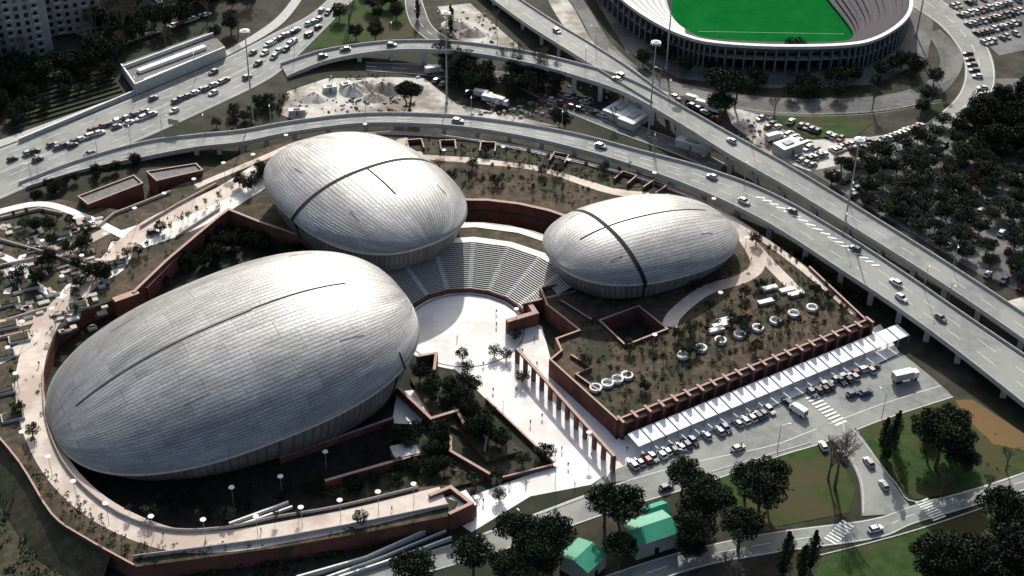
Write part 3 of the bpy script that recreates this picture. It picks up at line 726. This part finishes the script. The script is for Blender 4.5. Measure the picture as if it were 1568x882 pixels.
for a,bq,n in (((1030,520),(1275,440),16),((1010,535),(1270,460),14),((990,560),(1290,478),16),((960,545),(1040,520),5),((895,560),(1000,600),7),((940,620),(1300,485),14),((1060,480),(1200,430),8),((1040,455),(1130,420),5)):
    for i in range(n):
        t=(i+U(.1,.9))/n; gt.append((a[0]+(bq[0]-a[0])*t+U(-3,3),a[1]+(bq[1]-a[1])*t+U(-5,5),PZ,.85))
for a,bq,n in (((680,270),(900,300),12),((700,262),(860,268),7),((640,220),(980,270),14),((150,430),(340,300),14),((10,440),(150,370),9),((80,500),(140,470),5),((20,330),(150,360),8),((10,560),(60,700),6),((100,790),(560,800),8),((1150,370),(1230,420),6)):
    for i in range(n):
        t=(i+U(.1,.9))/n; gt.append((a[0]+(bq[0]-a[0])*t+U(-6,6),a[1]+(bq[1]-a[1])*t+U(-6,6),PZ,.85))
for (u,v,z,s) in gt: tree(YT+OT[:1],u,v,s,z)
for (u,v) in ((757,545),(775,550),(708,550),(800,585),(765,765),(760,735),(840,700),(800,712),(828,698),(728,745),(716,570),(790,520),(700,640)): tree(OT,u,v,.85)
for (u,v,s) in ((690,600,1),(705,615,1),(722,640,1.1),(740,650,1),(725,600,.9),(750,640,.8),(735,670,1),(760,680,.8),(710,590,.8),(670,680,1),(660,700,1),(680,720,.9)): tree(RT,u,v,s*.85,.8)
wood('garden_trees',[(640,580),(690,590),(740,640),(790,690),(750,700),(705,650)],12,RT+OT,.7,1.1,1)
wood('garden_trees',[(540,700),(640,640),(700,690),(740,735),(640,745)],16,RT+OT,.5,.95,.5)
wood('courtyard_trees',[(215,452),(262,412),(345,350),(400,362),(520,392),(500,402),(380,400),(270,430)],40,RT+OT,.5,.9)
wood('courtyard_trees',[(120,735),(240,790),(350,800),(500,765),(640,730),(640,700),(480,740),(330,760),(210,745)],34,OT+RT,.3,.7)
wood('foyer_trees',[(712,322),(800,322),(850,335),(840,320),(770,308),(712,308)],14,OT,.5,.8)
wood('garden_trees',[(0,350),(120,350),(140,400),(40,460),(0,460)],14,RT+OT,.5,.9,PZ)
wood('garden_trees',[(120,420),(180,400),(150,460),(90,470)],10,RT+OT,.5,.9,PZ)
wood('garden_trees',[(360,285),(400,262),(408,280),(372,305)],8,RT+OT,.6,1,PZ)
b=B()
def scat(poly,z,n,r0=.3,r1=.8):
    W=Gs(poly,z); xs=[p.x for p in W];ys=[p.y for p in W];c=0;t=0
    while c<n and t<n*60:
        t+=1;p=(U(min(xs),max(xs)),U(min(ys),max(ys)))
        if inside(p,W): c+=1; r=U(r0,r1); clump(b,(p[0],p[1],z+r*.5),r,12,r*.4,random.choice((leafD,leafM,leafY)),.8)
scat([(1020,545),(960,575),(910,600),(945,635),(1300,490),(1240,420),(1130,450)],PZ,330)
scat([(860,470),(840,455),(1010,540),(880,560),(870,520),(900,505)],PZ,60)
scat([(640,215),(780,225),(980,275),(1000,290),(940,285),(720,240)],PZ,220)
scat([(680,258),(850,272),(930,302),(870,315),(800,295),(700,288)],PZ,130)
scat([(0,320),(170,330),(280,300),(380,250),(400,270),(200,440),(60,640),(-60,600),(-60,400)],PZ,200,.3,.9)
scat([(30,710),(90,730),(200,830),(400,835),(600,800),(680,780),(560,812),(205,866),(90,790)],PZ,160)
scat([(640,590),(700,610),(790,690),(745,700),(700,650)],1,90,.4,1.1)
scat([(470,745),(640,692),(700,705),(735,735),(560,775)],.6,140,.4,1.1)
scat([(-60,680),(20,760),(80,830),(190,890),(-60,930)],0,160,.4,1.3)
scat([(210,880),(440,845),(660,810),(680,815),(520,850),(430,890)],0,160,.4,1.4)
scat([(430,180),(400,150),(560,112),(620,120),(500,120),(450,140)],0,60,.4,1.2)
scat([(1290,660),(1345,650),(1450,610),(1600,700),(1500,745),(1400,760)],0,60,.2,.6)
b.build('garden_shrubs')
sheet('lawn',[(-80,690),(20,770),(70,835),(170,900),(-80,950)],.0,gardeng)
# ------------------------------------------------------------ vehicles
CARC={'white':(.7,.7,.68),'silver':(.4,.41,.42),'dark':(.03,.03,.035),'red':(.2,.02,.02),'blue':(.03,.05,.12),'grey':(.15,.155,.16),'cream':(.5,.48,.4)}
def carproto(nm,col):
    m=mat('car_paint_'+nm,col,tuple(x*.95 for x in col),1,rough=.3,spec=.5); b=B()
    prof=[(-2.1,.72,.45,.72),(-2.0,.8,.3,.88),(-1.3,.86,.26,.95),(0,.88,.26,.93),(1.0,.87,.26,.9),(1.75,.82,.28,.78),(2.08,.7,.38,.62)]
    def sec(x,wd,z0,z1): return [(x,-wd,z0),(x,-wd*1.0,(z0+z1)/2+.05),(x,-wd*.9,z1),(x,wd*.9,z1),(x,wd,(z0+z1)/2+.05),(x,wd,z0)]
    S=[sec(*p) for p in prof]
    for i in range(len(S)-1):
        for k in range(6): b.face([S[i][k],S[i+1][k],S[i+1][(k+1)%6],S[i][(k+1)%6]][::-1],m)
    b.face(S[0],m); b.face(S[-1][::-1],m)
    lo=[(-1.85,-.76,.9),(1.0,-.78,.9),(1.0,.78,.9),(-1.85,.76,.9)]; hi=[(-1.35,-.6,1.42),(.3,-.62,1.44),(.3,.62,1.44),(-1.35,.6,1.42)]
    for k in range(4): b.face([lo[k],lo[(k+1)%4],hi[(k+1)%4],hi[k]],glassm)
    hh=[(p[0]*1.0,p[1]*1.02,p[2]+.03) for p in hi]; b.face(hh,m)
    for k in range(4): b.face([hi[k],hi[(k+1)%4],hh[(k+1)%4],hh[k]],m)
    for xx in (-.55,):
        for sg in (-1,1): b.box(xx,sg*.71,.9,.1,.12,.5,0,m)
    for xx in (-1.3,1.3):
        for sg in (-1,1): b.cyl((xx,sg*.7,.31),(xx,sg*.89,.31),.31,.31,12,rubber); b.cyl((xx,sg*.89,.31),(xx,sg*.9,.31),.17,.17,8,steel)
    for sg in (-1,1): b.box(2.02,sg*.5,.55,.12,.3,.13,0,white); b.box(-2.06,sg*.55,.66,.08,.25,.14,0,MATS.get('tail') or mat('tail',(.3,.02,.02)))
    b.box(.75,-.9,.92,.18,.16,.13,0,m); b.box(.75,.9,.92,.18,.16,.13,0,m)
    return proto(b,'parked_car')
CARS={k:carproto(k,v) for k,v in CARC.items()}
CK=['white']*5+['silver']*4+['dark']*6+['red']+['blue']*2+['grey']*4+['cream']
def car(p,rot,name='parked_car'):
    return inst(CARS[random.choice(CK)],name,(p[0],p[1],p[2]),rot+(math.pi if R()<.3 and name=='parked_car' else 0),U(.95,1.08))
def vanproto():
    b=B(); m=white
    b.box(-.6,0,.45,4.2,2.0,2.0,0,m,m,.96); b.box(2.1,0,.45,1.3,1.9,1.1,0,m,m,.92); b.box(1.7,0,1.5,.9,1.75,.75,0,glassm,m,.85)
    for xx in (-1.8,1.9):
        for sg in (-1,1): b.cyl((xx,sg*.8,.4),(xx,sg*1.03,.4),.4,.4,12,rubber)
    b.box(-2.72,0,.8,.05,1.6,1.2,0,concd); return proto(b,'delivery_van')
VAN=vanproto()
def truckproto():
    b=B(); b.box(-1,0,1.1,6,2.4,2.3,0,conc,white); b.box(3,0,.6,1.8,2.3,2.2,0,white,white,.93); b.box(3.6,0,1.7,.7,2.0,.8,0,glassm,glassm,.95); b.box(0,0,.7,7,1.2,.35,0,concd)
    for xx in (-3,-1.9,2.9):
        for sg in (-1,1): b.cyl((xx,sg*.9,.5),(xx,sg*1.2,.5),.5,.5,12,rubber)
    return proto(b,'truck')
TRK=truckproto()
def heading(p,q): return math.atan2(q.y-p.y,q.x-p.x)
def carrow(a,bq,n,z=0,perp=False,skip=.12,name='parked_car'):
    p=G(*a,z);q=G(*bq,z); h=heading(p,q)
    for i in range(n):
        if R()<skip: continue
        c=p.lerp(q,(i+.5)/n); car((c.x+U(-.25,.25),c.y+U(-.25,.25),z),h+(math.pi/2 if perp else 0)+U(-.05,.05),name)
for (x,y) in slots: car((x,y,0.03),-.62+math.pi/2+U(-.08,.08))
carrow((965,716),(1345,562),40,.01,True,.3)
carrow((1255,592),(1360,555),7,.01,False,.2)
carrow((75,232),(245,172),19,.14,skip=.25); carrow((60,105),(150,75),8); carrow((265,158),(360,118),10,.14)
carrow((110,212),(235,168),14,.14,skip=.3); carrow((5,250),(85,222),9,.14,skip=.3); carrow((400,75),(490,30),14,.14,skip=.25); carrow((415,92),(500,35),10,.14,skip=.5)
carrow((130,90),(320,22),22,.26,skip=.2); carrow((180,20),(330,-15),18)
for a in range(5): carrow((1455+a*12,12+a*14),(1560+a*10,-15+a*14),14,.05,True,.15)
for a in range(3): carrow((1150+a*14,176+a*14),(1240+a*14,222+a*10),10,.07,True,.35)
carrow((1190,180),(1290,215),12,.1,True,.2); carrow((1320,228),(1420,190),14,.05,True,.2); carrow((1235,245),(1330,215),13,.07,True,.3)
carrow((1030,148),(1110,190),9,.1,False,.3); carrow((830,150),(960,190),12,.1,False,.3); carrow((780,128),(900,160),10,.1,False,.4)
carrow((650,118),(760,160),9,.1,True,.5); carrow((1215,240),(1300,282),10,.05,True,.2); carrow((1300,285),(1400,345),14,.05,True,.15)
carrow((1510,150),(1480,80),8,.16,True,.3)
def drive(rn,t,f,back=False):
    A,D,Z=ROADS[rn]; n=len(A); i=min(n-2,int(t*(n-1))); p=D[i].lerp(A[i],f); q=D[i+1].lerp(A[i+1],f)
    h=heading(p,q)+(math.pi if back else 0)
    return car((p.x,p.y,p.z+.03),h,'car')
for t,f,bk in ((.45,.5,0),(.695,.75,1),(.73,.3,0),(.77,.8,1),(.825,.8,1),(.87,.6,1),(.875,.3,0),(.92,.5,0),(.59,.6,0)): drive('viaduct_road',t,f,bk)
for t,f,bk in ((.07,.5,0),(.1,.7,1),(.45,.7,1),(.62,.7,1),(.16,.6,0)): drive('viaduct_road.001',t,f,bk)
for t,f,bk in ((.3,.6,0),(.7,.4,1)): drive('viaduct_road.002',t,f,bk)
for i in range(22): drive('avenue',U(.02,.95),random.choice((.12,.28,.45,.6,.76,.9)),R()<.5)
for (u,v,u2,v2,z) in ((1305,605,1320,600,.02),(1325,603,1340,598,.02),(1353,745,1340,725,.1),(1290,700,1280,680,.1),(1260,685,1250,668,.1),(1340,812,1360,806,.1),(235,357,250,355,PZ+.1),(1330,710,1322,700,.1),(1130,688,1145,682,.08),(1020,748,1035,742,.08)):
    p=G(u,v,z); car(p,heading(p,G(u2,v2,z)),'car')
p=G(1385,582,.05); inst(TRK,'truck',p,.35,1.0); p=G(1222,632,.05); inst(VAN,'delivery_van',p,2.3)
for (u,v,r) in ((740,150,-.3),(765,160,-.5),(752,158,-.4),(1185,215,.5),(665,112,.4)): inst(TRK,'truck',G(u,v,.06),r,.9)
for (u,v,r) in ((1060,155,-.5),(1075,163,-.5),(1090,170,-.6)): inst(VAN,'delivery_van',G(u,v,.12),r)
b=B()
for (u,v,r,l,w2,h_) in ((950,175,.9,12,8,3),(970,188,.9,11,7,3),(1060,228,-.5,12,4,3),(1205,232,.6,9,6,3.5),(505,140,.3,5,3,2.5),(530,135,.5,4,3,2.3),(455,176,.2,6,2.5,2.5),(690,90,.3,9,3,3)):
    p=G(u,v,0); b.box(p.x,p.y,0,l,w2,h_,r,conc,white); b.box(p.x,p.y,h_,l*.4,w2*.4,.4,r,concd,conc); b.box(p.x+math.sin(r)*w2/2*1.0,p.y-math.cos(r)*w2/2*1.01,.2,1,.1,2,r,concd)
b.build('site_hut')
b=B()
for _ in range(420):
    u,v=random.choice((((500,640),(118,160)),((670,760),(15,70)),((800,940),(130,180)),((1130,1200),(180,230)),((430,640),(150,174)),((700,860),(160,185))))
    p=G(U(*u),U(*v),0); r=U(.3,1.3); b.box(p.x,p.y,0,r*U(1,2),r,r*U(.3,.8),U(0,3),random.choice((gravel,conc,concd,brick)),None,.6)
for (u,v,r,h_) in ((540,140,6,2.5),(560,133,5,2),(590,138,6,2.6),(480,150,5,1.6),(570,150,4,1.5),(700,40,6,2),(725,50,5,2)):
    p=G(u,v,0); 
    for k in range(5):
        q=(p.x+U(-2,2),p.y+U(-1,1)); b.cyl((q[0],q[1],0),(q[0],q[1],h_*U(.7,1.1)),r*U(.7,1),.5,9,gravel,False)
b.build('rubble')
def shed(u,v,l,w2,h_,rot):
    p=G(u,v,h_); b=B(); c,s_=math.cos(rot),math.sin(rot)
    b.box(p.x,p.y,0,l*.96,w2*.92,h_,rot,plaster)
    def T(x,y,z): return (p.x+c*x-s_*y,p.y+s_*x+c*y,z)
    e=h_+1.4
    b.face([T(-l/2,-w2/2,h_),T(l/2,-w2/2,h_),T(l/2,0,e),T(-l/2,0,e)],groof); b.face([T(-l/2,0,e),T(l/2,0,e),T(l/2,w2/2,h_),T(-l/2,w2/2,h_)],groof)
    for sg in (-1,1): b.face([T(sg*l/2*.96,-w2/2*.9,h_),T(sg*l/2*.96,w2/2*.9,h_),T(sg*l/2*.96,0,e)],plaster)
    b.box(*T(0,-w2*.465,0)[:2],0,1.2,.1,2.1,rot,glassm); b.build('green_roof_shed')
shed(893,850,8,9,4.6,.9); shed(995,808,12,9,5.2,.45); shed(1003,782,7,5,4.5,.45)
# ------------------------------------------------------------ lamps
def mast(h=36):
    b=B(); b.cyl((0,0,0),(0,0,h),.38,.16,10,steel); b.cyl((0,0,0),(0,0,.8),.7,.6,10,conc)
    b.cyl((0,0,h),(0,0,h+.5),1.5,1.8,16,steel); b.cyl((0,0,h+.5),(0,0,h+1.1),1.8,.5,16,white)
    for k in range(8):
        a=k*math.pi/4; b.box(1.5*math.cos(a),1.5*math.sin(a),h-.35,.7,.4,.3,a,white)
    return proto(b,'mast_lamp')
ML=mast()
for (u,v) in ((388,188),(684,158),(993,205),(1290,362),(1020,105),(1403,55),(545,-15)): inst(ML,'mast_lamp',G(u,v,0))
b=B(); b.cyl((0,0,0),(0,0,6.5),.09,.06,6,steel); 
b.cyl((0,0,6.5),(0,0,6.62),.75,.75,16,white); b.cyl((0,0,6.1),(0,0,6.5),.12,.3,8,steel); DL=proto(b,'disc_lamp')
for (u,v,z) in ((80,728,PZ),(118,766,PZ),(167,800,PZ),(236,820,PZ),(315,825,PZ),(395,820,PZ),(463,806,PZ),(522,795,PZ),(580,782,PZ),(634,770,PZ),(40,690,PZ),(30,600,PZ),(18,560,PZ),(40,520,PZ),(85,500,PZ),(100,450,PZ),(130,418,PZ),(165,385,PZ),(210,345,PZ),(255,322,PZ),(300,300,PZ),(345,275,PZ),(390,262,PZ),(25,440,PZ),(70,395,PZ),(120,360,PZ),(560,215,PZ),(440,232,PZ),(680,255,PZ),(770,250,PZ),(870,270,PZ),(1000,290,PZ),(1090,330,PZ),(1140,390,PZ),(770,640,0),(850,740,0),(900,690,0),(790,500,0),(730,790,0),(1100,475,PZ),(1000,540,PZ),(500,720,.5),(432,758,0),(358,775,0)):
    inst(DL,'street_lamp',G(u,v,z))
b=B(); b.cyl((0,0,0),(0,0,9),.12,.07,6,steel); b.cyl((0,0,9),(1.8,0,9.5),.07,.06,5,steel); b.box(2.2,0,9.42,.9,.35,.16,0,white); SL=proto(b,'road_lamp')
for rn,st_ in (('viaduct_road',7),('viaduct_road.001',8),('viaduct_road.002',9)):
    A,D,Z=ROADS[rn]
    for i in range(4,len(A)-1,st_*2):
        inst(SL,'road_lamp',A[i]+Vector((0,0,0)),heading(A[i],D[i]))
for (u,v) in ((250,215),(150,240),(50,285),(300,120),(210,150),(1450,470),(1190,690),(1050,730),(800,830),(1350,640)): inst(SL,'road_lamp',G(u,v,.1),U(0,6))
b=B(); p=G(262,210,0)
b.cyl((p.x,p.y,0),(p.x,p.y,7),.14,.12,6,steel); b.box(p.x+1.5,p.y,5,4.2,.15,2.2,-.3,concd); b.box(p.x+1.5,p.y-.1,5.1,3.9,.06,2,-.3,steel); b.build('traffic_sign')
b=B()
for _ in range(80):
    u=U(-5,165);v=U(335,510)
    p=G(u,v,PZ); b.box(p.x,p.y,PZ,U(1.5,4),U(.9,1.8),.6,random.choice((.5,.5,-1.0)),conc,random.choice((conc,gardeng,path,concd)))
for (u,v) in ((95,362),(180,405),(15,465),(45,440),(12,500),(8,545),(30,520),(6,600),(20,640),(120,470)):
    p=G(u,v,PZ); b.box(p.x,p.y,PZ,6,3.5,.8,.4,conc,conc); b.box(p.x,p.y,PZ+.8,5,2.6,.3,.4,gardeng)
b.build('planter')
b=B()
def fence(pts,z,h=1.2,st_=3):
    P=[Vector(p) for p in Gs(smooth(pts,4),z)]
    for a,c in zip(P[:-1],P[1:]):
        n=max(1,int((c-a).length/st_))
        for i in range(n): q=a.lerp(c,i/n); b.cyl(q,q+Vector((0,0,h)),.05,.05,4,steel,False)
        for hh in (.5,1): b.cyl(a+Vector((0,0,h*hh)),c+Vector((0,0,h*hh)),.04,.04,4,steel,False)
fence([(985,125),(1100,165),(1200,180),(1330,178),(1440,160)],0,2); fence([(930,80),(985,125)],0,2)
fence([(300,292),(400,249),(560,208),(700,214),(880,250),(1000,284),(1100,328),(1215,406),(1310,486)],PZ)
b.build('metal_fence')
# ------------------------------------------------------------ people
def person(seed,coat,leg):
    random.seed(seed)
    s_=U(.15,.3)
    V=[(0,0,.95),(0,0,1.18),(0,0,1.42),(0,0,1.52),(0.02,0,1.66),(0,.19,1.4),(s_*.5,.25,1.12),(s_+.1,.24,.88),(0,-.19,1.4),(-s_*.5,-.25,1.12),(-s_*.3,-.24,.86),
       (s_*.6,.1,.5),(s_,.1,.08),(s_+.16,.1,.04),(-s_*.3,-.1,.5),(-s_*1.3,-.1,.1),(-s_*1.3+.16,-.1,.04),(0,.09,.88),(0,-.09,.88)]
    E=[(0,1),(1,2),(2,3),(3,4),(2,5),(5,6),(6,7),(2,8),(8,9),(9,10),(0,17),(17,11),(11,12),(12,13),(0,18),(18,14),(14,15),(15,16)]
    rad=[.15,.15,.16,.06,.11,.075,.05,.035,.075,.05,.035,.065,.045,.04,.065,.045,.04,.1,.1]
    me=bpy.data.meshes.new('p'); me.from_pydata(V,E,[]); o=bpy.data.objects.new('p',me); scn.collection.objects.link(o)
    md=o.modifiers.new('s','SKIN'); 
    for i,sv in enumerate(me.skin_vertices[0].data): sv.radius=(rad[i],rad[i]); sv.use_root=(i==0)
    o.modifiers.new('u','SUBSURF').levels=1
    dg=C.evaluated_depsgraph_get(); m2=bpy.data.meshes.new_from_object(o.evaluated_get(dg)); bpy.data.objects.remove(o)
    m2.materials.clear()
    for m in (coat,leg,skin): m2.materials.append(m)
    for p in m2.polygons:
        z=p.center.z; p.material_index=2 if (1.54<z<1.72) else (1 if z<.9 and abs(p.center.y)<.2 else 0); p.use_smooth=True
    m2.name='pedestrian'; return m2
cl=[mat('cloth_dark',(.03,.03,.04)),mat('cloth_red',(.3,.04,.03)),mat('cloth_blue',(.04,.06,.15)),mat('cloth_tan',(.3,.22,.14))]
PP=[person(20+i,cl[i],cl[(i*2+2)%3]) for i in range(4)]
random.seed(5)
for (u,v) in ((770,660),(790,600),(812,650),(830,640),(850,700),(775,690),(822,560),(800,540),(880,745),(755,600),(740,560),(700,520),(760,500),(860,690),(905,700),(960,690),(1020,672),(1080,640),(1190,600),(740,770),(780,745),(805,742),(870,715),(818,520),(840,600),(1135,684),(1128,692),(760,480)):
    inst(random.choice(PP),'pedestrian',G(u,v,.06),U(0,6.28),U(.97,1.05))
for (u,v) in ((240,345),(280,330),(150,425),(60,560),(250,822),(400,815),(600,782),(800,252),(1150,400)):
    inst(random.choice(PP),'pedestrian',G(u,v,PZ+.08),U(0,6.28))
